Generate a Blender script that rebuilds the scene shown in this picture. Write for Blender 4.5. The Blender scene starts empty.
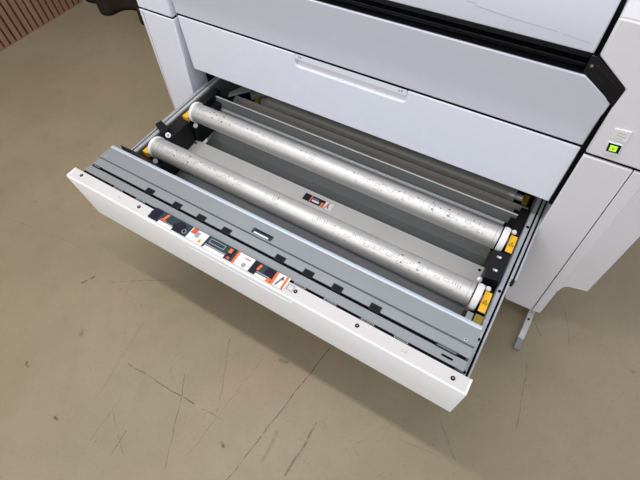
import bpy, bmesh, math, random
from mathutils import Matrix, Vector
random.seed(7)
S = bpy.context.scene
COL = S.collection
Z0 = 0.55            # the drawer's rim stands this high above the floor; builders add it

# ------------------------------------------------------------------ camera
cam = bpy.data.objects.new('camera', bpy.data.cameras.new('camera'))
COL.objects.link(cam)
RIGHT = Vector((0.85012287, 0.52446914, -0.04715118))
DOWN = Vector((0.41152248, -0.71756326, -0.56191833))
FWD = Vector((-0.32854278, 0.45829585, -0.82584778))
m = Matrix((RIGHT, -DOWN, -FWD)).transposed().to_4x4()
m.translation = Vector((1.1139, -0.3314, 0.90995 + Z0))
cam.matrix_world = m
cam.data.sensor_width = 36
cam.data.lens = 441.5 * 36 / 640
cam.data.clip_start = 0.02
S.camera = cam

# ------------------------------------------------------------------ exposure, world, lamps
S.view_settings.view_transform = 'Standard'
S.view_settings.look = 'None'
S.view_settings.exposure = 0.30
S.view_settings.gamma = 1.0
w = bpy.data.worlds.new('room_light'); S.world = w; w.use_nodes = True
nt = w.node_tree; nt.nodes.clear()
out = nt.nodes.new('ShaderNodeOutputWorld'); bg = nt.nodes.new('ShaderNodeBackground')
tc = nt.nodes.new('ShaderNodeTexCoord'); sp = nt.nodes.new('ShaderNodeSeparateXYZ')
mr = nt.nodes.new('ShaderNodeMapRange'); rp = nt.nodes.new('ShaderNodeValToRGB')
mr.inputs['From Min'].default_value = -1
nt.links.new(tc.outputs['Generated'], sp.inputs[0]); nt.links.new(sp.outputs['Z'], mr.inputs['Value'])
nt.links.new(mr.outputs[0], rp.inputs[0]); nt.links.new(rp.outputs[0], bg.inputs[0]); nt.links.new(bg.outputs[0], out.inputs[0])
r = rp.color_ramp
r.elements[0].position = 0.0; r.elements[0].color = (.10, .09, .075, 1)
r.elements[1].position = 1.0; r.elements[1].color = (.62, .66, .74, 1)
for p, c in ((.46, (.26, .25, .23, 1)), (.54, (.66, .67, .72, 1)), (.72, (.56, .585, .65, 1))):
    e = r.elements.new(p); e.color = c
bg.inputs[1].default_value = 0.89

def area(name, loc, sx, sy, power, color, aim=None):
    l = bpy.data.lights.new(name, 'AREA'); l.shape = 'RECTANGLE'; l.size = sx; l.size_y = sy
    l.energy = power; l.color = color
    o = bpy.data.objects.new(name, l); COL.objects.link(o); o.location = loc
    if aim:
        d = Vector(aim) - Vector(loc); o.rotation_euler = d.to_track_quat('-Z', 'Y').to_euler()
    return o
area('ceiling_tube_light', (0.0, -0.02, 3.0), 2.6, 0.07, 31, (1.0, .985, .95))
area('ceiling_tube_light', (0.2, -2.4, 3.0), 3.2, 0.3, 34, (1.0, .98, .94), (0.2, -1.2, 0))
area('front_left_fill', (-3.4, -3.0, 1.7), 3.2, 2.2, 74, (.95, .98, 1.0), (0.3, 0.2, .5))  # unseen soft fill, added to brighten the fronts and the left floor

# ------------------------------------------------------------------ materials
def mat(name, col, rough=.5, metal=0.0, noise=0.0, scale=40, spec=.5, emit=None, bump=0.0, bscale=400):
    mm = bpy.data.materials.new(name); mm.use_nodes = True
    t = mm.node_tree; b = t.nodes['Principled BSDF']
    b.inputs['Base Color'].default_value = (*col, 1); b.inputs['Roughness'].default_value = rough
    b.inputs['Metallic'].default_value = metal; b.inputs['Specular IOR Level'].default_value = spec
    if emit:
        b.inputs['Emission Color'].default_value = (*emit[0], 1); b.inputs['Emission Strength'].default_value = emit[1]
    tcn = t.nodes.new('ShaderNodeTexCoord')
    n = t.nodes.new('ShaderNodeTexNoise'); n.inputs['Scale'].default_value = scale; n.inputs['Detail'].default_value = 4
    t.links.new(tcn.outputs['Object'], n.inputs['Vector'])
    rr = t.nodes.new('ShaderNodeValToRGB')
    k = max(noise, .012)
    rr.color_ramp.elements[0].position = .3; rr.color_ramp.elements[1].position = .7
    rr.color_ramp.elements[0].color = (*[max(0, c * (1 - k)) for c in col], 1)
    rr.color_ramp.elements[1].color = (*[min(1, c * (1 + k)) for c in col], 1)
    t.links.new(n.outputs['Fac'], rr.inputs[0]); t.links.new(rr.outputs[0], b.inputs['Base Color'])
    if bump:
        n2 = t.nodes.new('ShaderNodeTexNoise'); n2.inputs['Scale'].default_value = bscale
        t.links.new(tcn.outputs['Object'], n2.inputs['Vector'])
        bp = t.nodes.new('ShaderNodeBump'); bp.inputs['Strength'].default_value = bump; bp.inputs['Distance'].default_value = .001
        t.links.new(n2.outputs['Fac'], bp.inputs['Height']); t.links.new(bp.outputs[0], b.inputs['Normal'])
    return mm
WHITE = mat('white_plastic', (.81, .84, .925), .42)
WHITE2 = mat('grey_white_plastic', (.74, .735, .765), .45)
LIDM = mat('lid_plastic', (.625, .64, .72), .4)
WARM = mat('rim_plastic', (.63, .60, .585), .5)
FRONT = mat('drawer_front_plastic', (.90, .91, .935), .42)
GAP = mat('shadow_gap', (.004, .004, .005), .8, spec=.05)  # near black: shade of gaps put into colour, also black holes and print
BLACK = mat('black_plastic', (.008, .008, .009), .45, spec=.25)
GLOSS = mat('gloss_black_plastic', (.005, .005, .007), .22, spec=.3)
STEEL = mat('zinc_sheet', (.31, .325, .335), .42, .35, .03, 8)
STEEL2 = mat('lit_and_pale_zinc', (.55, .60, .66), .45, .2)  # paler zinc: light on the bent lip put into the colour, also screws
EDGE = mat('cut_sheet_edge', (.42, .45, .46), .5, .3)
RAILM = mat('rail_steel', (.50, .52, .545), .4, .3, .04, 20)
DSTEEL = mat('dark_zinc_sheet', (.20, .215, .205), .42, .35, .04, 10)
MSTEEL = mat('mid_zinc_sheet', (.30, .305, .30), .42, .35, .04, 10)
TMARK = mat('tube_print', (.10, .10, .10), .6)
LSTEEL = mat('pale_sheet', (.56, .545, .525), .5, .2, .03, 10)
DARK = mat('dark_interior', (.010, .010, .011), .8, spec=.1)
TUBE = mat('brushed_aluminium', (.60, .585, .565), .52, .8, .03, 60)
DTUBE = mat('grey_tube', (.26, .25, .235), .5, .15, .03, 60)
MARK = mat('grey_print', (.17, .165, .16), .6)
NYLON = mat('white_nylon', (.80, .79, .78), .5)
YEL = mat('yellow_sticker', (.86, .47, .015), .5)
DYEL = mat('amber_plastic', (.30, .20, .01), .5)
ORG = mat('orange_print', (.85, .15, .03), .5)
NAVY = mat('navy_print', (.008, .010, .022), .55, spec=.2)
TEAL = mat('teal_print', (.022, .045, .055), .55, spec=.25)
PAPER = mat('white_print', (.80, .79, .78), .55)
RED = mat('red_print', (.65, .08, .04), .5)
GRAYP = mat('grey_picture_print', (.30, .32, .33), .5)
LIME = mat('green_backlit_key', (.35, .85, .05), .4, emit=((.42, .95, .05), .55))
FOOTM = mat('foot_metal', (.50, .495, .48), .45, .3, .05, 60)
FOOTD = mat('foot_tip_metal', (.235, .235, .245), .5, .3)
CLOTH = mat('dark_brown_cloth', (.030, .024, .019), .9, 0, .25, 14, .2, bump=.4, bscale=300)

# ------------------------------------------------------------------ mesh builder
class MB:
    def __init__(s): s.v = []; s.f = []; s.mi = []; s.mats = []
    def m(s, mm):
        if mm not in s.mats: s.mats.append(mm)
        return s.mats.index(mm)
    def add(s, vs, fs, mm):
        k = len(s.v); s.v += [tuple(v) for v in vs]; i = s.m(mm)
        for f in fs: s.f.append([k + a for a in f]); s.mi.append(i)
        return s
    def box(s, x0, x1, y0, y1, z0, z1, mm):
        vs = [(x, y, z) for z in (z0, z1) for y in (y0, y1) for x in (x0, x1)]
        return s.add(vs, [(0, 2, 3, 1), (4, 5, 7, 6), (0, 1, 5, 4), (2, 6, 7, 3), (0, 4, 6, 2), (1, 3, 7, 5)], mm)
    def prism(s, poly, vec, mm):                       # closed polygon swept along vec
        n = len(poly); v = Vector(vec)
        a = [Vector(p) for p in poly]; b = [p + v for p in a]
        fs = [list(range(n))[::-1], list(range(n, 2 * n))] + [(i, (i + 1) % n, n + (i + 1) % n, n + i) for i in range(n)]
        return s.add(a + b, fs, mm)
    def sheet(s, prof, x0, x1, t, mm):                 # folded sheet metal: an open (y, z) profile with thickness t, from x0 to x1
        P = [Vector((0, y, z)) for y, z in prof]; off = []
        for i, p in enumerate(P):
            d = Vector((0, 0, 0))
            if i: d += (P[i] - P[i - 1]).normalized()
            if i < len(P) - 1: d += (P[i + 1] - P[i]).normalized()
            d.normalize(); off.append(p + Vector((0, d.z, -d.y)) * t)
        ring = P + off[::-1]
        return s.prism([(x0, p.y, p.z) for p in ring], (x1 - x0, 0, 0), mm) if False else s._strip(P, off, x0, x1, mm)
    def _strip(s, P, Q, x0, x1, mm):
        n = len(P); vs = []
        for x in (x0, x1):
            vs += [(x, p.y, p.z) for p in P] + [(x, p.y, p.z) for p in Q]
        N = 2 * n; fs = []
        for i in range(n - 1):
            fs += [(i, i + 1, N + i + 1, N + i), (n + i, N + n + i, N + n + i + 1, n + i + 1),
                   (i, n + i, n + i + 1, i + 1), (N + i, N + i + 1, N + n + i + 1, N + n + i)]
        fs += [(0, N, N + n, n), (n - 1, 2 * n - 1, N + 2 * n - 1, N + n - 1)]
        return s.add(vs, fs, mm)
    def cyl(s, p0, p1, r, mm, n=24, r1=None, cap=True):
        p0 = Vector(p0); p1 = Vector(p1); d = (p1 - p0).normalized()
        a = d.orthogonal().normalized(); b = d.cross(a); r1 = r if r1 is None else r1
        vs = [p0 + (a * math.cos(t) + b * math.sin(t)) * r for t in [2 * math.pi * i / n for i in range(n)]]
        vs += [p1 + (a * math.cos(t) + b * math.sin(t)) * r1 for t in [2 * math.pi * i / n for i in range(n)]]
        fs = [(i, (i + 1) % n, n + (i + 1) % n, n + i) for i in range(n)]
        if cap: fs += [list(range(n))[::-1], list(range(n, 2 * n))]
        return s.add(vs, fs, mm)
    def tube(s, p0, p1, ro, ri, mm, n=32):             # a ring with a bore
        p0 = Vector(p0); p1 = Vector(p1); d = (p1 - p0).normalized(); a = d.orthogonal().normalized(); b = d.cross(a)
        vs = []
        for p, rr in ((p0, ro), (p1, ro), (p1, ri), (p0, ri)):
            vs += [p + (a * math.cos(2 * math.pi * i / n) + b * math.sin(2 * math.pi * i / n)) * rr for i in range(n)]
        fs = []
        for k in range(4):
            for i in range(n): fs.append((k * n + i, k * n + (i + 1) % n, ((k + 1) % 4) * n + (i + 1) % n, ((k + 1) % 4) * n + i))
        return s.add(vs, fs, mm)
    def tube_rect(s, x0, x1, y0, y1, z0, z1, t, mm):       # a flat rectangular frame, one closed piece
        O = [(x0, y0), (x1, y0), (x1, y1), (x0, y1)]; I = [(x0 + t, y0 + t), (x1 - t, y0 + t), (x1 - t, y1 - t), (x0 + t, y1 - t)]
        vs = [(a, c, z0) for a, c in O] + [(a, c, z0) for a, c in I] + [(a, c, z1) for a, c in O] + [(a, c, z1) for a, c in I]; fs = []
        for i in range(4):
            j = (i + 1) % 4
            fs += [(i, j, 4 + j, 4 + i), (8 + i, 12 + i, 12 + j, 8 + j), (i, 8 + i, 8 + j, j), (4 + i, 4 + j, 12 + j, 12 + i)]
        return s.add(vs, fs, mm)
    def build(s, name, parent=None, bevel=0, smooth=False, seg=2):
        off = Vector((0, 0, Z0))
        if parent is not None: off = off - OFFS[parent.name]
        me = bpy.data.meshes.new(name); me.from_pydata([Vector(v) + off for v in s.v], [], s.f)
        for mm in s.mats: me.materials.append(mm)
        for p, i in zip(me.polygons, s.mi): p.material_index = i
        bm = bmesh.new(); bm.from_mesh(me); bmesh.ops.recalc_face_normals(bm, faces=bm.faces); bm.to_mesh(me); bm.free()
        o = bpy.data.objects.new(name, me); COL.objects.link(o)
        if parent is not None: o.parent = parent; OFFS[o.name] = OFFS[parent.name]
        else: OFFS[o.name] = Vector((0, 0, 0))
        if bevel:
            b = o.modifiers.new('bevel', 'BEVEL'); b.width = bevel; b.segments = seg; b.limit_method = 'ANGLE'; b.angle_limit = .6
            smooth = True
        if smooth:
            for p in me.polygons: p.use_smooth = True
            me.set_sharp_from_angle(angle=.75)
        return o
OFFS = {}
def empty(name, loc, label, cat, group=None):          # loc in drawer coordinates
    o = bpy.data.objects.new(name, None); COL.objects.link(o); o.empty_display_size = .05
    o.location = Vector(loc) + Vector((0, 0, Z0)); OFFS[o.name] = Vector(o.location)
    tag(o, label, cat, group); return o
def tag(o, label, cat, group=None):
    o['label'] = label; o['category'] = cat
    if group: o['group'] = group

# ------------------------------------------------------------------ floor
def floor_material():
    mm = bpy.data.materials.new('worn_beige_floor'); mm.use_nodes = True
    t = mm.node_tree; L = t.links.new; N = t.nodes.new; b = t.nodes['Principled BSDF']
    tcn = N('ShaderNodeTexCoord')
    def noise(scale, detail=5, rough=.6, vec=None):
        n = N('ShaderNodeTexNoise'); n.inputs['Scale'].default_value = scale; n.inputs['Detail'].default_value = detail
        n.inputs['Roughness'].default_value = rough; L(vec or tcn.outputs['Object'], n.inputs['Vector']); return n
    def math_(op, a, c=None, clamp=False):
        n = N('ShaderNodeMath'); n.operation = op; n.use_clamp = clamp
        for i, q in enumerate((a, c)):
            if q is None: continue
            if isinstance(q, (int, float)): n.inputs[i].default_value = q
            else: L(q, n.inputs[i])
        return n.outputs[0]
    def mix(fac, a, c, mode='MIX'):
        n = N('ShaderNodeMix'); n.data_type = 'RGBA'; n.blend_type = mode
        if isinstance(fac, (int, float)): n.inputs[0].default_value = fac
        else: L(fac, n.inputs[0])
        for i, q in ((6, a), (7, c)):
            if isinstance(q, tuple): n.inputs[i].default_value = (*q, 1)
            else: L(q, n.inputs[i])
        return n.outputs[2]
    big = noise(1.7, 4); rr = N('ShaderNodeValToRGB'); e = rr.color_ramp.elements
    e[0].position = .34; e[0].color = (.272, .220, .137, 1); e[1].position = .66; e[1].color = (.318, .260, .168, 1)
    L(big.outputs['Fac'], rr.inputs[0]); col = rr.outputs[0]
    pk = noise(2.3, 2); pkf = math_('MULTIPLY', math_('SUBTRACT', pk.outputs['Fac'], .56, True), 3.0, True)
    col = mix(pkf, col, (.36, .245, .165))
    mid = noise(11, 6); mf = math_('MULTIPLY', math_('SUBTRACT', mid.outputs['Fac'], .49, True), 1.7, True)
    col = mix(mf, col, (.235, .195, .115))
    fine = noise(110, 4); ff = math_('MULTIPLY', math_('SUBTRACT', fine.outputs['Fac'], .56, True), 2.6, True)
    col = mix(ff, col, (.17, .135, .08))
    # thin crackle
    wv = N('ShaderNodeTexVoronoi'); wv.feature = 'DISTANCE_TO_EDGE'; wv.inputs['Scale'].default_value = 4.3
    wn = noise(4, 5); ad = N('ShaderNodeMix'); ad.data_type = 'RGBA'; ad.blend_type = 'LINEAR_LIGHT'; ad.inputs[0].default_value = .12
    L(tcn.outputs['Object'], ad.inputs[6]); L(wn.outputs['Color'], ad.inputs[7]); L(ad.outputs[2], wv.inputs['Vector'])
    cr = math_('SUBTRACT', 1, math_('DIVIDE', wv.outputs['Distance'], .009), True)
    gate = math_('MULTIPLY', math_('SUBTRACT', noise(3.3, 3).outputs['Fac'], .46, True), 6, True)
    brk = math_('MULTIPLY', math_('SUBTRACT', noise(60, 3).outputs['Fac'], .45, True), 4, True)
    cf = math_('MULTIPLY', math_('MULTIPLY', cr, gate), math_('MULTIPLY', brk, .6))
    col = mix(cf, col, (.10, .08, .05))
    # single scuffs: (x0, y0, x1, y1, half width, strength)
    SC = [(.234, -.286, .519, -.270, .0016, .75), (.551, -.270, .621, -.262, .0014, .6), (.478, -.037, .596, -.252, .0012, .5),
          (.424, -.209, .571, -.467, .0014, .55), (.383, -.447, .392, -.519, .0014, .7), (.800, .130, .744, -.386, .0014, .8),
          (.887, -.118, .886, -.290, .0030, .6), (.797, -.203, .805, -.293, .0045, .3), (-.061, -.088, .13, .034, .0013, .5),
          (1.384, .395, 1.419, .183, .0014, .5), (1.437, .655, 1.485, .534, .0012, .4), (1.21, .09, 1.292, .009, .002, .3),
          (-.161, -.151, -.14, -.103, .0025, .9), (-.083, -.467, -.065, -.476, .004, .7), (.661, -.316, .678, -.322, .004, .9),
          (.155, -.535, .163, -.538, .004, .8), (.674, -.008, .695, -.003, .006, .5), (.001, -.297, -.001, -.281, .006, .45),
          (1.675, .545, 1.681, .545, .005, .6), (-.781, .255, -.704, .373, .0012, .3), (.296, -.388, .305, -.525, .0012, .45),
          (.165, -.138, .224, -.432, .0011, .35), (1.349, .567, 1.39, .519, .002, .4), (.30, -.42, .42, -.50, .0012, .4),
          (.62, -.05, .60, -.40, .0011, .4), (-.746, -.103, -.253, -.029, .0011, .3), (1.13, -.025, 1.339, .007, .0014, .25)]
    dn = noise(9, 3); dist = N('ShaderNodeMix'); dist.data_type = 'RGBA'; dist.blend_type = 'LINEAR_LIGHT'; dist.inputs[0].default_value = .012
    L(tcn.outputs['Object'], dist.inputs[6]); L(dn.outputs['Color'], dist.inputs[7])
    sep = N('ShaderNodeSeparateXYZ'); L(dist.outputs[2], sep.inputs[0]); X, Y = sep.outputs[0], sep.outputs[1]
    tot = None; br2 = math_('ADD', math_('MULTIPLY', math_('SUBTRACT', noise(45, 2).outputs['Fac'], .42, True), 5, True), .35, True)
    for x0, y0, x1, y1, hw, st in SC:
        dx, dy = x1 - x0, y1 - y0; q = dx * dx + dy * dy
        px = math_('SUBTRACT', X, x0); py = math_('SUBTRACT', Y, y0)
        tt = math_('DIVIDE', math_('ADD', math_('MULTIPLY', px, dx), math_('MULTIPLY', py, dy)), q, True)
        ex = math_('SUBTRACT', px, math_('MULTIPLY', tt, dx)); ey = math_('SUBTRACT', py, math_('MULTIPLY', tt, dy))
        d = math_('SQRT', math_('ADD', math_('MULTIPLY', ex, ex), math_('MULTIPLY', ey, ey)))
        f = math_('MULTIPLY', math_('SUBTRACT', 1.3, math_('DIVIDE', d, hw * 1.3), True), st)
        tot = f if tot is None else math_('MAXIMUM', tot, f)
    col = mix(math_('MULTIPLY', tot, br2), col, (.045, .038, .026))
    # specks
    vs = N('ShaderNodeTexVoronoi'); vs.inputs['Scale'].default_value = 9; L(tcn.outputs['Object'], vs.inputs['Vector'])
    cs = N('ShaderNodeSeparateColor'); L(vs.outputs['Color'], cs.inputs[0])
    sf = math_('MULTIPLY', math_('LESS_THAN', vs.outputs['Distance'], .028), math_('GREATER_THAN', cs.outputs[0], .72))
    col = mix(math_('MULTIPLY', sf, .75), col, (.08, .07, .05))
    L(col, b.inputs['Base Color'])
    rn = noise(6, 4); rm = N('ShaderNodeMapRange'); rm.inputs['To Min'].default_value = .38; rm.inputs['To Max'].default_value = .58
    L(rn.outputs['Fac'], rm.inputs['Value']); L(rm.outputs[0], b.inputs['Roughness'])
    b.inputs['Specular IOR Level'].default_value = .35
    return mm
fl = MB().box(-5, 5, -4, 5, -.60, -.55, floor_material()).build('floor'); fl['kind'] = 'structure'

# ------------------------------------------------------------------ slatted wall
def wood():
    mm = bpy.data.materials.new('oak_slat'); mm.use_nodes = True; t = mm.node_tree; b = t.nodes['Principled BSDF']
    tcn = t.nodes.new('ShaderNodeTexCoord'); mp = t.nodes.new('ShaderNodeMapping'); mp.inputs['Scale'].default_value = (24.4, 24.4, 3)
    n = t.nodes.new('ShaderNodeTexNoise'); n.inputs['Scale'].default_value = 1.0; n.inputs['Detail'].default_value = 5
    rr = t.nodes.new('ShaderNodeValToRGB'); e = rr.color_ramp.elements
    e[0].position = .3; e[0].color = (.245, .125, .068, 1); e[1].position = .7; e[1].color = (.38, .215, .13, 1)
    t.links.new(tcn.outputs['Object'], mp.inputs[0]); t.links.new(mp.outputs[0], n.inputs['Vector'])
    t.links.new(n.outputs['Fac'], rr.inputs[0]); t.links.new(rr.outputs[0], b.inputs['Base Color']); b.inputs['Roughness'].default_value = .55
    return mm
WOOD = wood()
wl = MB(); wl.box(-1.95, -1.868, -2.6, 1.32, -.55, 2.25, GAP)
y = .7243 - .0413 * 80 + .004
while y < 1.31:
    wl.box(-1.868, -1.845, y, min(y + .0295, 1.32), -.55, 2.25, WOOD); y += .0413
wl = wl.build('wall_left'); wl['kind'] = 'structure'

# ------------------------------------------------------------------ curtain
path = [(-1.93, 1.38), (-1.81, 1.335), (-1.72, 1.345), (-1.665, 1.305), (-1.60, 1.27), (-1.535, 1.282), (-1.505, 1.365), (-1.45, 1.40),
        (-1.39, 1.395), (-1.33, 1.36), (-1.29, 1.31), (-1.245, 1.31), (-1.19, 1.38), (-1.10, 1.40), (-1.03, 1.35), (-.95, 1.38), (-.88, 1.43)]
def spline(P, k=6):
    o = []
    for i in range(len(P) - 1):
        p0 = Vector(P[max(i - 1, 0)]); p1 = Vector(P[i]); p2 = Vector(P[i + 1]); p3 = Vector(P[min(i + 2, len(P) - 1)])
        for j in range(k):
            t = j / k
            o.append(.5 * ((2 * p1) + (p2 - p0) * t + (2 * p0 - 5 * p1 + 4 * p2 - p3) * t * t + (3 * p1 - p0 - 3 * p2 + p3) * t ** 3))
    return o + [Vector(P[-1])]
sp_ = spline(path); cb = MB(); n = len(sp_); H = [-.548, -.52, -.4, -.1, .3, .8, 1.3, 1.75]
vs = []
for k, h in enumerate(H):
    a = (1, 1.0, .96, .9, .86, .84, .82, .8)[k]
    for i, p in enumerate(sp_):
        yy = 1.40 + (p.y - 1.40) * a + .02 * math.sin(i * .35 + h * 1.5) * (k > 1)
        vs.append((p.x + .012 * math.sin(h * 3 + i * .2) * (k > 1), yy, h))
cb.add(vs, [(k * n + i, k * n + i + 1, (k + 1) * n + i + 1, (k + 1) * n + i) for k in range(len(H) - 1) for i in range(n - 1)], CLOTH)
cu = cb.build('curtain', smooth=True); tag(cu, 'dark brown cloth curtain with its hem on the floor behind the printer', 'curtain')
so = cu.modifiers.new('thickness', 'SOLIDIFY'); so.thickness = .006; so.offset = 1

# ------------------------------------------------------------------ the printer
PR = empty('wide_format_printer', (.6, .9, -.55), 'large white wide format printer with a deep paper drawer pulled open at its front', 'printer')
YT, YD = .55, .5637
# left tower
b = MB(); b.prism([(-.158, YT, .181), (-.008, YT, .181), (-.033, YT, -.12), (-.045, YT, -.49), (-.193, YT, -.49), (-.1745, YT, -.2387)], (0, .62, 0), WHITE)
LT = b.build('side_tower', PR, .003)
b = MB(); b.prism([(-.1595, YT + .001, .181), (-.1425, YT + .001, .181), (-.176, YT + .001, -.2387), (-.193, YT + .001, -.49), (-.205, YT + .001, -.49), (-.182, YT + .001, -.2387)], (0, .62, 0), WHITE2)
b.build('side_trim', LT, .002)
b = MB(); b.prism([(-.1432, YT - .0006, .179), (-.1418, YT - .0006, .179), (-.1750, YT - .0006, -.2387), (-.1765, YT - .0006, -.2387)], (0, .002, 0), GRAYP)
b.build('panel_joint', LT)
b = MB(); b.prism([(-.157, YT, .187), (-.0085, YT, .187), (-.004, YT, .30), (-.004, YT, .62), (-.12, YT, .62)], (0, .62, 0), WHITE)
b.build('upper_side_tower', PR, .004)
# right tower: lower panel, trim strip, return wing, upper head
b = MB(); b.prism([(1.2100, YT, .187), (1.3105, YT, .187), (1.3265, YT, -.4790), (1.2395, YT, -.4830), (1.2100, YT, -.40)], (0, .62, 0), WHITE2)
RT = b.build('side_tower', PR, .003)
b = MB(); b.prism([(1.3125, YT, .187), (1.342, YT, .187), (1.349, YT, -.27), (1.3535, YT, -.472), (1.3285, YT, -.4785)], (0, .62, 0), WHITE2)
b.build('corner_trim', RT, .0012)
b = MB(); b.prism([(1.3425, YT + .0008, .187), (1.415, YT + .016, .187), (1.4185, YT + .018, -.285), (1.370, YT + .0065, -.285), (1.361, YT + .0045, -.289), (1.3555, YT + .003, -.298), (1.3525, YT + .0012, -.318), (1.349, YT + .0008, -.318)], (0, .60, 0), WHITE2)
b.build('side_wing', RT, .001)
HEAD = [(1.2100, YT, .195), (1.3105, YT, .195), (1.415, YT, .195), (1.415, YT, .4785), (1.1445, YT, .4785), (1.1445, YT, .407), (1.213, YT, .358), (1.2100, YT, .31)]
b = MB(); b.prism(HEAD, (0, .62, 0), WHITE2)
RH = b.build('upper_side_tower', PR, .0035)
b = MB()
b.prism([(1.1445, YT + .001, .479), (1.415, YT + .001, .479), (1.415, .70, .80), (1.1445, .70, .80)], (0, .02, -.02), WHITE2)
b.build('top_cover', PR, .003)
# keys on the right head
b = MB(); b.prism([(1.2345, YT - .003, .2745), (1.2647, YT - .003, .2770), (1.2675, YT - .003, .2510), (1.2385, YT - .003, .2495)], (0, .004, 0), PAPER)
for k in range(3):
    zz = .2680 - k * .0065; b.box(1.243, 1.260 - .004 * (k == 2), YT - .0034, YT - .003, zz, zz + .0010, GRAYP)
b.build('status_plate', RH, .001)
b = MB(); b.prism([(1.2375, YT - .003, .2415), (1.2650, YT - .003, .2425), (1.2680, YT - .003, .2135), (1.2400, YT - .003, .2120)], (0, .004, 0), WHITE)
K = b.build('power_key', RH, .001)
b = MB(); b.prism([(1.2395, YT - .0042, .2395), (1.2635, YT - .0042, .2405), (1.2660, YT - .0042, .2205), (1.2425, YT - .0042, .2190)], (0, .002, 0), GLOSS)
b.build('key_bezel', K)
b = MB(); b.prism([(1.2445, YT - .0052, .2365), (1.2585, YT - .0052, .2370), (1.2600, YT - .0052, .2240), (1.2465, YT - .0052, .2230)], (0, .0015, 0), LIME)
b.cyl((1.2525, YT - .0056, .230), (1.2525, YT - .0052, .230), .0032, YEL, 12)
b.build('backlit_key', K)
# seams are gaps; a black core put behind them stands in for their shade
b = MB(); b.box(-.002, 1.214, YD + .03, 1.18, .006, .40, GAP); b.box(1.20, 1.42, YT + .012, 1.16, .18, .2, GAP)
b.box(-.15, -.02, YT + .012, 1.16, .175, .193, GAP); b.box(1.20, 1.2125, YT + .03, 1.0, -.0, .36, GAP)
b.box(-.001, 1.206, YD + .003, YD + .02, .1905, .2010, GAP); b.box(1.2005, 1.2105, YT + .008, YT + .06, .0045, .318, GAP)
b.box(-.155, -.012, YT + .003, YT + .02, .179, .189, GAP); b.box(1.211, 1.414, YT + .006, YT + .02, .185, .197, GAP)
b.build('seam_shade_core', PR)
# front cover over the upper drawer
b = MB()
def yc(z): return .5585 if z < .2 else (YD if z < .23 else YD - (z - .23) * .085)
def cover(pts, back):
    global b
    b.add([(x, yc(z), z) for x, z in pts] + [(x, back, z) for x, z in pts],
          [list(range(len(pts)))[::-1], [len(pts) + i for i in range(len(pts))]] + [(i, (i + 1) % len(pts), len(pts) + (i + 1) % len(pts), len(pts) + i) for i in range(len(pts))], WHITE2)
n1 = 1.2
P_ = [(.0, .1975), (1.2, .1975), (1.2005, .23), (.0, .23)]
cv = [(-.002, .1990, .5632), (1.2, .1990, .5632), (-.002, .226, .5637), (1.2005, .226, .5637), (-.002, .252, .5620), (1.201, .252, .5620), (-.002, .322, .5535), (1.2035, .322, .5535), (-.002, .3635, .5485), (1.1375, .3635, .5485)]
fr = [(0, 1, 3, 2), (2, 3, 5, 4), (4, 5, 7, 6), (6, 7, 9, 8)]
bk = [(x, .60, z) for x, z, y in cv]; k = 10
vs = [(x, y, z) for x, z, y in cv] + bk
fs = fr + [tuple(i + k for i in f[::-1]) for f in fr] + [(0, k, 1 + k, 1), (1, 1 + k, 3 + k, 3), (3, 3 + k, 5 + k, 5), (5, 5 + k, 7 + k, 7), (7, 7 + k, 9 + k, 9), (9, 9 + k, 8 + k, 8), (8, 8 + k, 6 + k, 6), (6, 6 + k, 4 + k, 4), (4, 4 + k, 2 + k, 2), (2, 2 + k, k, 0)]
b.add(vs, fs, LIDM)
b.build('front_cover', PR, .0022)
# black grip band with steps, and its chamfered end
b = MB()
prof = [(.552, .3640), (.552, .3655), (.575, .366), (.575, .372), (.566, .374), (.566, .378), (.582, .381), (.582, .390), (.560, .392), (.556, .405), (.60, .405), (.60, .3640)]
b.prism([(-.1, y, z) for y, z in prof], (1.232, 0, 0), GLOSS)
GB = b.build('grip_band', PR, .0008)
b = MB(); b.prism([(1.139, .553, .3585), (1.2065, .553, .3165), (1.2115, .553, .3135), (1.2135, .551, .357), (1.1435, .551, .4045), (1.132, .551, .4045), (1.132, .553, .3595)], (0, .03, 0), GLOSS)
b.build('grip_end_block', GB, .0015)
b = MB(); b.prism([(1.149, .5505, .373), (1.196, .5505, .3435), (1.203, .5505, .347), (1.203, .5505, .356), (1.152, .5505, .390), (1.146, .5505, .387)], (0, .003, 0), GLOSS)
b.build('grip_end_plate', GB, .0025)
b = MB(); b.cyl((1.141, .550, .385), (1.141, .553, .385), .003, MARK, 10); b.build('screw', GB)
# lid: leaning front face and the top behind it
b = MB(); b.prism([(-.1, .5525, .4065), (-.1, .5525, .481), (-.1, .70, .80), (-.1, .72, .78), (-.1, .57, .4065)], (1.2345, 0, 0), LIDM)
LI = b.build('scanner_lid', PR, .0025)
b = MB()
for x0, z0, x1, z1, hh in ((.90, .440, .975, .4335, .0007), (.975, .4335, 1.06, .4295, .0006), (1.07, .428, 1.12, .424, .0005), (.88, .445, .90, .4445, .0007)):
    b.add([(x0, .5521, z0), (x1, .5521, z1), (x1, .5521, z1 + hh), (x0, .5521, z0 + hh)], [(0, 1, 2, 3)], GRAYP)
b.build('scratch_mark', LI)
b = MB(); b.box(1.134, 1.1445, .562, 1.2, .40, .475, GAP); b.build('lid_gap', PR)

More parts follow.
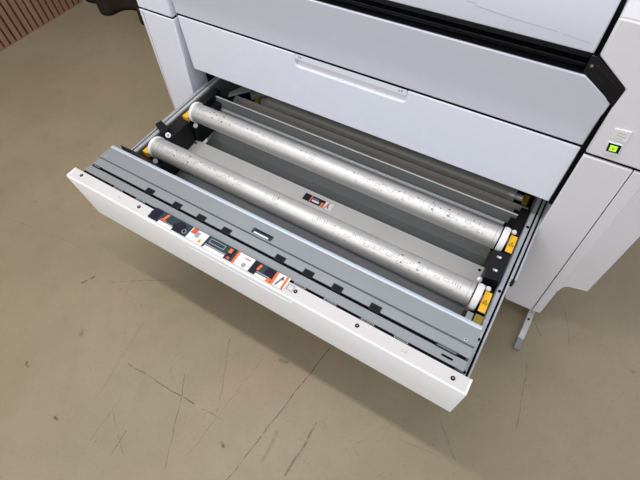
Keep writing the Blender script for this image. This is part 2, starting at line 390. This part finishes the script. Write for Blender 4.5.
# upper drawer front with its grip
b = MB(); N_ = 8
def notch():
    pts = []
    rr = .014
    xl, xr, zb, zt = .437, .781, .1535, .1915
    pts += [(xr, zt)]
    for i in range(N_ + 1):
        a = -math.pi / 2 * i / N_; pts.append((xr - rr + rr * math.cos(a), zb + rr + rr * math.sin(a)))
    for i in range(N_ + 1):
        a = -math.pi / 2 - math.pi / 2 * i / N_; pts.append((xl + rr + rr * math.cos(a), zb + rr + rr * math.sin(a)))
    pts += [(xl, zt)]
    return pts
nn = notch()
b.prism([(0, YD, .0045), (1.2, YD, .0045), (1.2, YD, .1915)] + [(x, YD, z) for x, z in nn] + [(0, YD, .1915)], (0, .024, 0), WHITE)
UD = b.build('upper_drawer', PR, .0025)
b = MB()
b.prism([(.43, .5675, .193), (.43, .5675, .1555), (.43, .5855, .1535), (.43, .5860, .193)], (.36, 0, 0), WHITE2)
b = MB()
b.prism([(.438, .5860, .191), (.438, .5850, .176), (.438, .5780, .1640), (.438, .5672, .1545), (.438, .5875, .1535), (.438, .5875, .191)], (.342, 0, 0), WHITE2)
b.build('grip_recess', UD)
b = MB(); b.box(.4385, .7795, YD + .0005, .5845, .1765, .1913, WHITE)
for x in (.449, .757):
    b.box(x, x + .005, YD + .0001, YD + .0005, .1815, .188, GRAYP); b.box(x + .0012, x + .0038, YD - .0001, YD + .0005, .183, .1865, PAPER)
    b.box(x + .008, x + .010, YD, YD + .0005, .1815, .188, MARK); b.box(x + .010, x + .0115, YD, YD + .0005, .1855, .188, MARK)
b.build('grip_bar', UD, .0004)

# machine interior: near-black walls, and a bottom plate added to keep it dark
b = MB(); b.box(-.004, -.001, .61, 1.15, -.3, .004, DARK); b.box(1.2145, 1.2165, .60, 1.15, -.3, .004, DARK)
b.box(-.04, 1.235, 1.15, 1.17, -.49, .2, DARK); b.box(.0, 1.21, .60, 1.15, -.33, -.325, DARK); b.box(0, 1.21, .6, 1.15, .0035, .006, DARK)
b.build('housing_and_shade_plate', PR)
# cross bars and levers seen inside
b = MB(); b.sheet([(.6480, -.175), (.6500, -.1605), (.6710, -.1580), (.6730, -.172)], .06, 1.171, .0015, LSTEEL); b.build('cross_bar', PR)
b = MB(); b.prism([(.097, .595, -.096), (.150, .66, -.096), (.150, .685, -.096), (.115, .680, -.096), (.088, .615, -.096)], (0, 0, -.006), STEEL)
b.build('lever_arm', PR, .001)
b = MB(); b.prism([(.150, .655, -.10), (.215, .75, -.10), (.235, .75, -.10), (.165, .64, -.10)], (0, 0, -.02), DSTEEL); b.build('lever_arm', PR, .001)

# standing feet
for x in (1.3355, -.12):
    b = MB(); b.prism([(x - .0095, .463, -.549), (x - .0095, .463, -.530), (x - .0095, .50, -.516), (x - .0095, 1.15, -.512), (x - .0095, 1.15, -.549)], (.019, 0, 0), FOOTM)
    b.box(x - .008, x + .008, .60, 1.10, -.515, -.489, FOOTM)
    b.cyl((x - .001, .535, -.5155), (x - .001, .535, -.5135), .004, GAP, 14)
    F = b.build('foot', PR, .0012)
    b = MB(); b.prism([(x - .0098, .425, -.549), (x - .0098, .425, -.536), (x - .0098, .4635, -.5285), (x - .0098, .4635, -.549)], (.0196, 0, 0), FOOTD)
    b.build('foot_tip', F, .001)
    b = MB(); b.cyl((x - .001, .535, -.5135), (x - .001, .535, -.5132), .0042, GAP, 14); b.build('bolt_hole', F)

# ------------------------------------------------------------------ the paper drawer (a part of the printer)
b = MB()
b.box(.022, .026, .04, .90, -.175, -.082, DSTEEL); b.box(1.176, 1.18, .04, .90, -.175, -.082, DSTEEL)    # side plates
# top plates
b.sheet([(.0776, -.03), (.0776, -.0085), (.1030, -.0085), (.1036, -.0125), (.1052, -.0125), (.1058, -.0035), (.1485, -.0045)], .0215, 1.1785, .0016, STEEL)
b.sheet([(.0455, -.05), (.0455, -.0065), (.0690, -.0075), (.0690, -.03)], .0215, 1.178, .0016, STEEL)
# front tray
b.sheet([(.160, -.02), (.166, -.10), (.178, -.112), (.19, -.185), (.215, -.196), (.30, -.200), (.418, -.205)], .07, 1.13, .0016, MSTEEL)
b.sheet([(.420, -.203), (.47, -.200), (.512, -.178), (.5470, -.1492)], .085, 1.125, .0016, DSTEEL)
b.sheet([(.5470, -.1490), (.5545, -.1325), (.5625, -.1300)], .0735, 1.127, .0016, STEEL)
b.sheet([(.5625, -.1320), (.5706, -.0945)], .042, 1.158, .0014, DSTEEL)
PD = b.build('paper_drawer', PR)
# rear lip of the top plates, light on its bend put in the colour
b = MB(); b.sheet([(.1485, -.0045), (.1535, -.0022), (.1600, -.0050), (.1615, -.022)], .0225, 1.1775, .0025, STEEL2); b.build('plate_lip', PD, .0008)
b = MB(); b.sheet([(.5699, -.0945), (.5722, -.0925), (.5748, -.0935), (.5748, -.11)], .042, 1.158, .0012, EDGE); b.build('rear_lip', PD)
# middle guide sheet
b = MB(); b.sheet([(.295, -.192), (.300, -.184), (.418, -.1725), (.4195, -.190)], .068, 1.132, .0015, LSTEEL)
GS = b.build('guide_sheet', PD)
for x in (.080, 1.122):
    b = MB(); b.cyl((x, .405, -.1738), (x, .405, -.1724), .0042, GAP, 14); b.build('rivet_hole', GS)
def zs(y, e=.0009): return -.184 + (y - .30) / .118 * .0115 + e
def flat(b, x0, x1, y0, y1, mm, e=.0009, sk=0):
    b.add([(x0, y0, zs(y0, e)), (x1, y0, zs(y0, e)), (x1 + sk, y1, zs(y1, e)), (x0 + sk, y1, zs(y1, e))], [(0, 1, 2, 3)], mm)
b = MB(); flat(b, .548, .624, .3785, .4040, NAVY); flat(b, .624, .652, .3785, .4040, PAPER)
flat(b, .572, .577, .380, .4035, ORG, .0013); flat(b, .580, .606, .384, .391, PAPER, .0013); flat(b, .574, .602, .394, .397, GRAYP, .0013)
flat(b, .612, .622, .3785, .395, ORG, .0013); flat(b, .627, .631, .3785, .404, ORG, .0013, .010); flat(b, .638, .642, .382, .400, MARK, .0013, -.006)
b.build('guide_label', GS)

# front panel, leaning, with a thin raised edge round its rim
b = MB(); b.prism([(0, .0, -.0035), (0, .0012, .0), (0, .0367, .0), (0, .0367, -.012), (0, .030, -.186), (0, .0132, -.1869)], (1.2, 0, 0), FRONT)
FP = b.build('front_panel', PD, .0014)
b = MB(); b.box(.0045, 1.1955, .0042, .0362, -.001, .0006, WARM); b.build('rim_cap', FP, .0004)
b = MB(); b.box(.0005, .0032, .002, .0362, -.002, .0022, FRONT); b.build('rim_edge', FP, .0006)
b = MB(); b.box(1.1968, 1.1995, .002, .0362, -.002, .0022, FRONT); b.build('rim_edge', FP, .0006)
for x, yy in ((.0403, .0234), (.2715, .022), (.7784, .0223), (.9423, .0205), (1.1642, .019)):
    b = MB(); b.cyl((x, yy, .0005), (x, yy, .0019), .0052, BLACK, 18, .0045); b.cyl((x, yy, .0019), (x, yy, .0021), .0018, GRAYP, 6); b.build('screw', FP)
for x in (.195, 1.050):
    b = MB(); b.prism([(x, .0175, .0004), (x + .011, .0175, .0004), (x + .011, .0240, .0004), (x + .010, .0240, .0004), (x + .010, .0185, .0004), (x + .001, .0185, .0004), (x + .001, .0240, .0004), (x, .0240, .0004)], (0, 0, .0004), GRAYP)
    b.build('moulded_mark', FP)
# finger grip moulded on the front face, below the label
def ff(x, z, o=0): return (x, .0132 * (-z / .187) - o, z)
b = MB(); xa, xb, zt, zb = .452, .785, -.006, -.0235; R_ = .014; rim = []
for i in range(9): a = math.pi / 2 * i / 8; rim.append((xb - R_ + R_ * math.cos(-a), zb + R_ + R_ * math.sin(-a)))
for i in range(9): a = math.pi / 2 + math.pi / 2 * i / 8; rim.append((xa + R_ + R_ * math.cos(-a), zb + R_ + R_ * math.sin(-a)))
rim = [(xb, zt)] + rim + [(xa, zt)]
for (xA, zA), (xB, zB) in zip(rim[:-1], rim[1:]):
    b.cyl(ff(xA, zA, .0005), ff(xB, zB, .0005), .0016, FRONT, 8)
b.build('finger_grip', FP, smooth=True)
b = MB()
for x in (.748, .757, .765): b.box(x, x + .003, .0014, .0018, -.0098, -.0045, GRAYP)
b.build('moulded_mark', FP)
# instruction label on the rim
b = MB(); zt = .0007
b.prism([(.318, .009, zt), (.752, .009, zt), (.752, .0455, zt), (.322, .0455, zt), (.312, .0300, zt)], (0, 0, .0006), TEAL)
zz = .0016
def q(x0, x1, y0, y1, mm, dz=0, sk=0): b.add([(x0, y0, zz + dz), (x1, y0, zz + dz), (x1 + sk, y1, zz + dz), (x0 + sk, y1, zz + dz)], [(0, 1, 2, 3)], mm)
q(.315, .345, .011, .044, NAVY); q(.352, .400, .0065, .0165, PAPER, .0004); q(.353, .398, .018, .020, GRAYP, .0004); q(.356, .364, .020, .042, ORG, .0004, .006); q(.353, .372, .018, .024, RED, .0006)
for cx, cy, rr, mm, dz in ((.417, .026, .0165, NAVY, .0002), (.435, .021, .0065, GRAYP, .0006), (.435, .021, .0045, NAVY, .0009)):
    b.cyl((cx, cy, zz + dz - .0004), (cx, cy, zz + dz), rr, mm, 20)
q(.395, .440, .011, .030, NAVY)
q(.449, .502, .009, .044, PAPER, .0002); q(.451, .467, .028, .044, RED, .0005, .001); q(.467, .479, .022, .038, GRAYP, .0006)
b.add([(.482, .013, zz + .0008), (.496, .013, zz + .0008), (.489, .026, zz + .0008)], [(0, 1, 2)], YEL); b.add([(.488, .015, zz + .001), (.4905, .015, zz + .001), (.4893, .022, zz + .001)], [(0, 1, 2)], GAP)
q(.508, .572, .0075, .0165, PAPER, .0004); q(.508, .572, .018, .021, GRAYP, .0004); q(.512, .560, .027, .040, GRAYP, .0002); q(.514, .558, .029, .038, TEAL, .0004)
q(.575, .590, .012, .044, NAVY); q(.574, .583, .028, .041, ORG, .0004); q(.579, .588, .012, .018, RED, .0004)
q(.600, .648, .009, .0445, PAPER, .0002); q(.598, .605, .009, .0445, ORG, .0006, -.002)
b.cyl((.630, .0175, zz), (.630, .0175, zz + .0006), .0062, GRAYP, 16); q(.622, .640, .034, .037, RED, .0006)
q(.650, .666, .011, .043, NAVY); q(.668, .708, .0075, .0155, PAPER, .0004); q(.668, .704, .018, .021, GRAYP, .0004); q(.664, .671, .024, .040, ORG, .0005, .002); q(.700, .712, .008, .019, ORG, .0006)
q(.686, .712, .022, .044, NAVY); q(.716, .752, .009, .0445, PAPER, .0002); q(.714, .721, .009, .044, ORG, .0006, -.002); q(.743, .749, .009, .044, ORG, .0006, -.002)
q(.724, .729, .012, .040, MARK, .0006, .008); q(.733, .739, .030, .036, RED, .0006)
b.build('instruction_label', FP)
b = MB()
b.tube_rect(.7545, .7715, .0165, .0320, .0004, .0010, .0013, MARK)
b.build('outlined_square', FP)
# black slots, hinge clips, square cut outs, latch
b = MB(); b.box(.025, 1.16, .0368, .0455, -.03, -.0065, GAP); b.box(.028, 1.172, .0688, .0778, -.03, -.0110, GAP)
b.build('gap_strip', PD)
for x in (.1682, .2548, .7771, .86, .9567, 1.0384):
    b = MB(); b.box(x - .020, x + .020, .0380, .0450, -.009, -.0045, BLACK)
    b.tube_rect(x - .016, x + .016, .0395, .0440, -.0045, -.0036, .0009, RAILM)
    b.build('hinge_clip', PD)
for x0, x1 in ((.0295, .062), (1.105, 1.155)):
    b = MB()
    b.box(x0, x1, .0685, .0765, -.0088, -.0055, BLACK); b.box(x0 + .004, x1 - .004, .0716, .0722, -.0055, -.005, RAILM); b.box(x0 + .004, x1 - .004, .0740, .0745, -.0055, -.005, RAILM)
    b.build('latch_hook', PD)
b = MB(); b.box(1.05, 1.125, .0555, .0580, -.0082, -.0068, GRAYP); b.box(1.125, 1.150, .0548, .0592, -.0082, -.006, GAP); b.build('pressed_slot', PD)
b = MB(); b.box(.045, .065, .056, .0572, -.0082, -.0075, GRAYP); b.box(.050, .058, .0525, .0535, -.0082, -.0075, MARK)
b.build('pressed_slot', PD)
for x in (.2507, .3525, .438, .5234, .6925, .7751, .8555, .9552):
    b = MB(); b.box(x - .0135, x + .0135, .0725, .0900, -.0092, -.0066, BLACK); b.box(x - .009, x + .009, .0755, .087, -.0066, -.0062, GLOSS)
    b.build('square_catch', PD, .0006)
b = MB(); b.box(.583, .645, .1085, .1245, -.006, -.0026, TEAL); b.box(.592, .636, .1095, .1135, -.0026, .0002, PAPER); b.box(.590, .640, .119, .1235, -.0026, -.0022, GLOSS); b.box(.583, .645, .1085, .1092, -.0026, -.0018, GRAYP)
b.build('label_window', PD, .0004)
for x, yy in ((.0392, .1158), (1.1564, .111)):
    b = MB(); b.cyl((x, yy, -.0040), (x, yy, -.0018), .0036, STEEL2, 14); b.cyl((x, yy, -.0022), (x, yy, -.0014), .0018, GAP, 10); b.build('screw', PD)
# slide rails
def rail(sx):
    X = (lambda x: x) if sx < 0 else (lambda x: 1.2 - x)
    def bx(bb, x0, x1, y0, y1, z0, z1, mm): bb.box(min(X(x0), X(x1)), max(X(x0), X(x1)), y0, y1, z0, z1, mm)
    b = MB(); bx(b, .001, .0055, .04, .97, -.115, -.0785, RAILM); bx(b, .0055, .0105, .04, .97, -.11, -.092, GAP)
    bx(b, .0105, .0215, .04, .97, -.115, -.0800, RAILM)
    r_ = b.build('slide_rail', PD, .0006)
    b = MB(); bx(b, -.0110, -.0065, .36, 1.0, -.120, -.084, RAILM); bx(b, -.0065, -.002, .36, 1.0, -.118, -.098, GAP); bx(b, -.0020, .0008, .36, 1.0, -.120, -.086, RAILM)
    b.build('outer_slide', r_, .0005)
    return r_
RL = rail(-1); RR = rail(1)
for yy in (.5323, .3081, .1643, .075): 
    b = MB(); b.cyl((1.1845, yy, -.0802), (1.1845, yy, -.0788), .0042, GAP, 12); b.build('bolt', RR)
b = MB(); b.box(1.193, 1.2075, .350, .356, -.093, -.080, BLACK); b.box(1.197, 1.206, .342, .345, -.09, -.078, BLACK); b.box(1.199, 1.204, .345, .350, -.09, -.081, BLACK); b.build('stop_clip', RR)
b = MB(); b.prism([(.006, .331, -.060), (.010, .355, -.060), (.058, .342, -.062), (.061, .311, -.062)], (0, 0, -.0225), BLACK); b.build('stop_block', RL, .002)
# side bearing blocks
b = MB(); b.prism([(.004, .189, -.035), (.05, .1635, -.028), (.21, .1635, -.03), (.125, .212, -.085), (.03, .214, -.078)], (0, 0, -.02), BLACK)
b.box(.0265, .105, .215, .300, -.19, -.105, BLACK); b.prism([(.0265, .294, -.082), (.074, .294, -.086), (.074, .415, -.086), (.0265, .415, -.082)], (0, 0, -.108), BLACK)
b.box(.0265, .084, .416, .60, -.19, -.110, BLACK); b.box(.035, .060, .50, .60, -.11, -.085, BLACK)
LB = b.build('bearing_block', PD, .0025)
b = MB(); b.cyl((.078, .3145, -.064), (.084, .311, -.0595), .0088, NYLON, 20); b.cyl((.083, .3115, -.0605), (.0848, .3105, -.0590), .0032, GRAYP, 12); b.build('nylon_wheel', LB, .001)
for c in ((.113, .2125, -.075), (.115, .4035, -.077)):
    c = Vector(c); b = MB(); d = Vector((.35, -.55, .75)).normalized()
    b.tube(c - d * .003, c, .0078, .0034, GRAYP, 20); b.cyl(c - d * .003, c - d * .001, .0034, STEEL, 12); b.build('ring_washer', LB, .0006)
for yy in (.240, .433):
    b = MB(); b.box(.042, .064, yy - .014, yy + .022, -.096, -.0765, YEL); b.build('warning_sticker', LB)
b = MB(); b.prism([(1.1307, .402, -.056), (1.1730, .406, -.054), (1.1766, .318, -.054), (1.1360, .3135, -.056)], (0, 0, -.05), BLACK)
b.box(1.128, 1.1755, .180, .208, -.19, -.058, BLACK); b.box(1.134, 1.1755, .305, .40, -.19, -.105, BLACK); b.box(1.14, 1.1755, .205, .30, -.19, -.104, BLACK)
b.box(1.135, 1.1755, .406, .60, -.19, -.106, BLACK); b.box(1.150, 1.1755, .50, .60, -.11, -.088, BLACK); b.box(1.132, 1.140, .37, .395, -.10, -.07, BLACK)
RB = b.build('bearing_block', PD, .002)
b = MB(); b.box(1.137, 1.152, .182, .207, -.075, -.055, GRAYP); b.box(1.1555, 1.1745, .186, .2085, -.07, -.0525, DYEL); b.build('amber_catch', RB, .001)
def wtag(y0, y1):
    b = MB(); x0, x1, z = 1.1555, 1.1725, -.050
    b.prism([(x0, y0, z), (x1, y0, z), (x1 - .0015, y1, z), (x0 - .0015, y1, z)], (0, 0, -.0015), YEL)
    b.prism([(x0, y0, z - .0016), (x1, y0, z - .0016), (x1 - .001, y1, z - .0016), (x0 - .001, y1, z - .0016)], (0, 0, -.05), BLACK)
    cy = (y0 + y1) / 2; cx = (x0 + x1) / 2
    b.add([(cx - .0065, cy - .006, z + .0003), (cx + .0065, cy - .006, z + .0003), (cx, cy + .007, z + .0003)], [(0, 1, 2)], GAP)
    b.add([(cx - .0042, cy - .0045, z + .0005), (cx + .0042, cy - .0045, z + .0005), (cx, cy + .0042, z + .0005)], [(0, 1, 2)], YEL)
    b.add([(cx - .001, cy - .003, z + .0007), (cx + .001, cy - .003, z + .0007), (cx, cy + .002, z + .0007)], [(0, 1, 2)], GAP)
    b.box(cx - .006, cx + .006, cy - .0098, cy - .0088, z, z + .0003, DYEL)
    b.build('warning_sticker', RB)
wtag(.2155, .274); wtag(.4060, .462)
for y0 in (.284, .476):
    b = MB(); b.cyl((1.1535, y0, -.056), (1.162, y0 - .001, -.050), .0065, NYLON, 18); b.build('axle_cap', RB, .003)
b = MB(); b.cyl((1.1275, .308, -.070), (1.134, .306, -.067), .0075, NYLON, 18); b.build('nylon_wheel', RB, .0015)
for cx, cy in ((1.152, .384), (1.156, .343)):
    b = MB(); b.tube((cx - .005, cy, -.0600), (cx - .005, cy, -.0536), .0028, .0020, PAPER, 12); b.box(cx - .0025, cx + .0035, cy - .0028, cy + .0028, -.060, -.0536, PAPER)
    b.build('printed_symbol', RB)

# ------------------------------------------------------------------ media spools lying in the drawer
def spool(name, label, yy, zz, x0, x1, tm, marks=True, r=.0318, rf=.0345, seed=1):
    E = empty(name, ((x0 + x1) / 2, yy, zz - r), label, 'paper roll tube', 'tubes lying across the printer behind the drawer front')
    rnd = random.Random(seed)
    b = MB(); b.cyl((x0 + .012, yy, zz), (x1 - .02, yy, zz), r, tm, 64)
    for xx in ((x0 + .022), (x1 - .03)): b.tube((xx - .0006, yy, zz), (xx + .0006, yy, zz), r + .00025, r - .001, MARK if tm is DTUBE else GRAYP, 64)
    def pt(x, a, o=.00035): return (x, yy - math.cos(a) * (r + o), zz + math.sin(a) * (r + o))
    def patch(xa, xb, a0, a1):
        k = max(1, int(abs(a1 - a0) / .12)); vs = []
        for i in range(k + 1):
            a = a0 + (a1 - a0) * i / k; vs += [pt(xa, a), pt(xb, a)]
        b.add(vs, [(2 * i, 2 * i + 1, 2 * i + 3, 2 * i + 2) for i in range(k)], TMARK)
    def tick(x, a, l=.2, wd=.0009): patch(x - wd / 2, x + wd / 2, a, a + l)
    def boxo(x, a, wx, wa):
        patch(x, x + wx, a, a + .018); patch(x, x + wx, a + wa, a + wa + .018); patch(x, x + .0009, a, a + wa); patch(x + wx - .0009, x + wx, a, a + wa)
    A = 1.15
    if marks:
        x = x0 + .035
        tick(x, A - .15, .3); patch(x, x + .005, A + .13, A + .155); tick(x + .002, A - .45, .12, .0014)
        while x < x1 - .05:
            u = (x - x0) / (x1 - x0)
            if .33 < u < .40 or .46 < u < .55: x += .02; continue
            k = rnd.random(); a = A + rnd.uniform(-.12, .12)
            if k < .34: boxo(x, a - .10, .014, .20)
            elif k < .66: tick(x, a + .12, .26, .0013); tick(x + .002, a - .38, .15, .0012)
            elif k < .90:
                for j in range(2): tick(x + j * .007, a, .26, .0013)
            else: patch(x, x + .0055, a + .22, a + .30)
            if rnd.random() < .3: patch(x, x + .008, a - .46, a - .43)
            x += rnd.uniform(.013, .024)
        for c in ((x0 + .10, x0 + .155) if seed == 1 else (x0 + .09, x0 + .13)) + (x1 - .21, x1 - .165):
            patch(c, c + .0055, A + .38, A + .49); patch(c + .004, c + .0095, A - .22, A - .11)
        tick((x0 + x1) / 2 - .05, A + .1, .3); tick((x0 + x1) / 2 - .052, A - .5, .2); patch((x0 + x1) / 2 - .053, (x0 + x1) / 2 - .047, A + .4, A + .43)
    else:
        x = x0 + .08
        while x < x1 - .08:
            tick(x, A - .1, .16, .0008); tick(x + .003, A - .6, .08, .0012)
            x += rnd.uniform(.03, .08)
    b.build('tube', E, smooth=True)
    for s, xf in ((0, x0), (1, x1)):
        b = MB()
        if marks:
            xa, xb = (xf, xf + .012) if s == 0 else (xf - .0165, xf)
            b.tube((xa, yy, zz), (xb, yy, zz), rf, .012, NYLON, 48)
            if s:
                for i in range(36):
                    a = 2 * math.pi * i / 36; c = Vector((0, math.cos(a), math.sin(a)))
                    b.box(xa + .004, xb - .004, yy + c.y * rf - .0007, yy + c.y * rf + .0007, zz + c.z * rf - .0007, zz + c.z * rf + .0007, NYLON)
            b.cyl((xa, yy, zz), (xb + (.004 if s else -.0), yy, zz), .0122, GRAYP, 20)
            b.build('flange', E, .0012)
        else:
            b.cyl((xf - (.0 if s else .012), yy, zz), (xf + (.022 if s else 0), yy, zz), .010, RAILM if s else DARK, 20)
            if s: b.cyl((xf - .02, yy, zz), (xf - .001, yy, zz), r + .001, STEEL, 48)
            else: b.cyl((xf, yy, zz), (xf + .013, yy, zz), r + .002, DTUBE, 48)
            b.build('axle_end', E, smooth=True)
    return E
spool('media_roller', 'bright silver tube with printed marks, the one nearest the open drawer front', .2553, -.064, .080, 1.1495, TUBE, True, seed=1)
spool('media_roller', 'bright silver tube with printed marks, behind the pale sheet in the open drawer', .4485, -.066, .080, 1.1490, TUBE, True, seed=2)
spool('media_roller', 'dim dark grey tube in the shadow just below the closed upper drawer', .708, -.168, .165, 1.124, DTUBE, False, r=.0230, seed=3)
# amber markers and seats of the inner tube
b = MB(); b.box(.130, .1495, .690, .712, -.19, -.168, DYEL); b.build('amber_marker', PR)
b = MB(); b.box(1.147, 1.163, .700, .730, -.185, -.170, DYEL); b.build('amber_marker', PR)
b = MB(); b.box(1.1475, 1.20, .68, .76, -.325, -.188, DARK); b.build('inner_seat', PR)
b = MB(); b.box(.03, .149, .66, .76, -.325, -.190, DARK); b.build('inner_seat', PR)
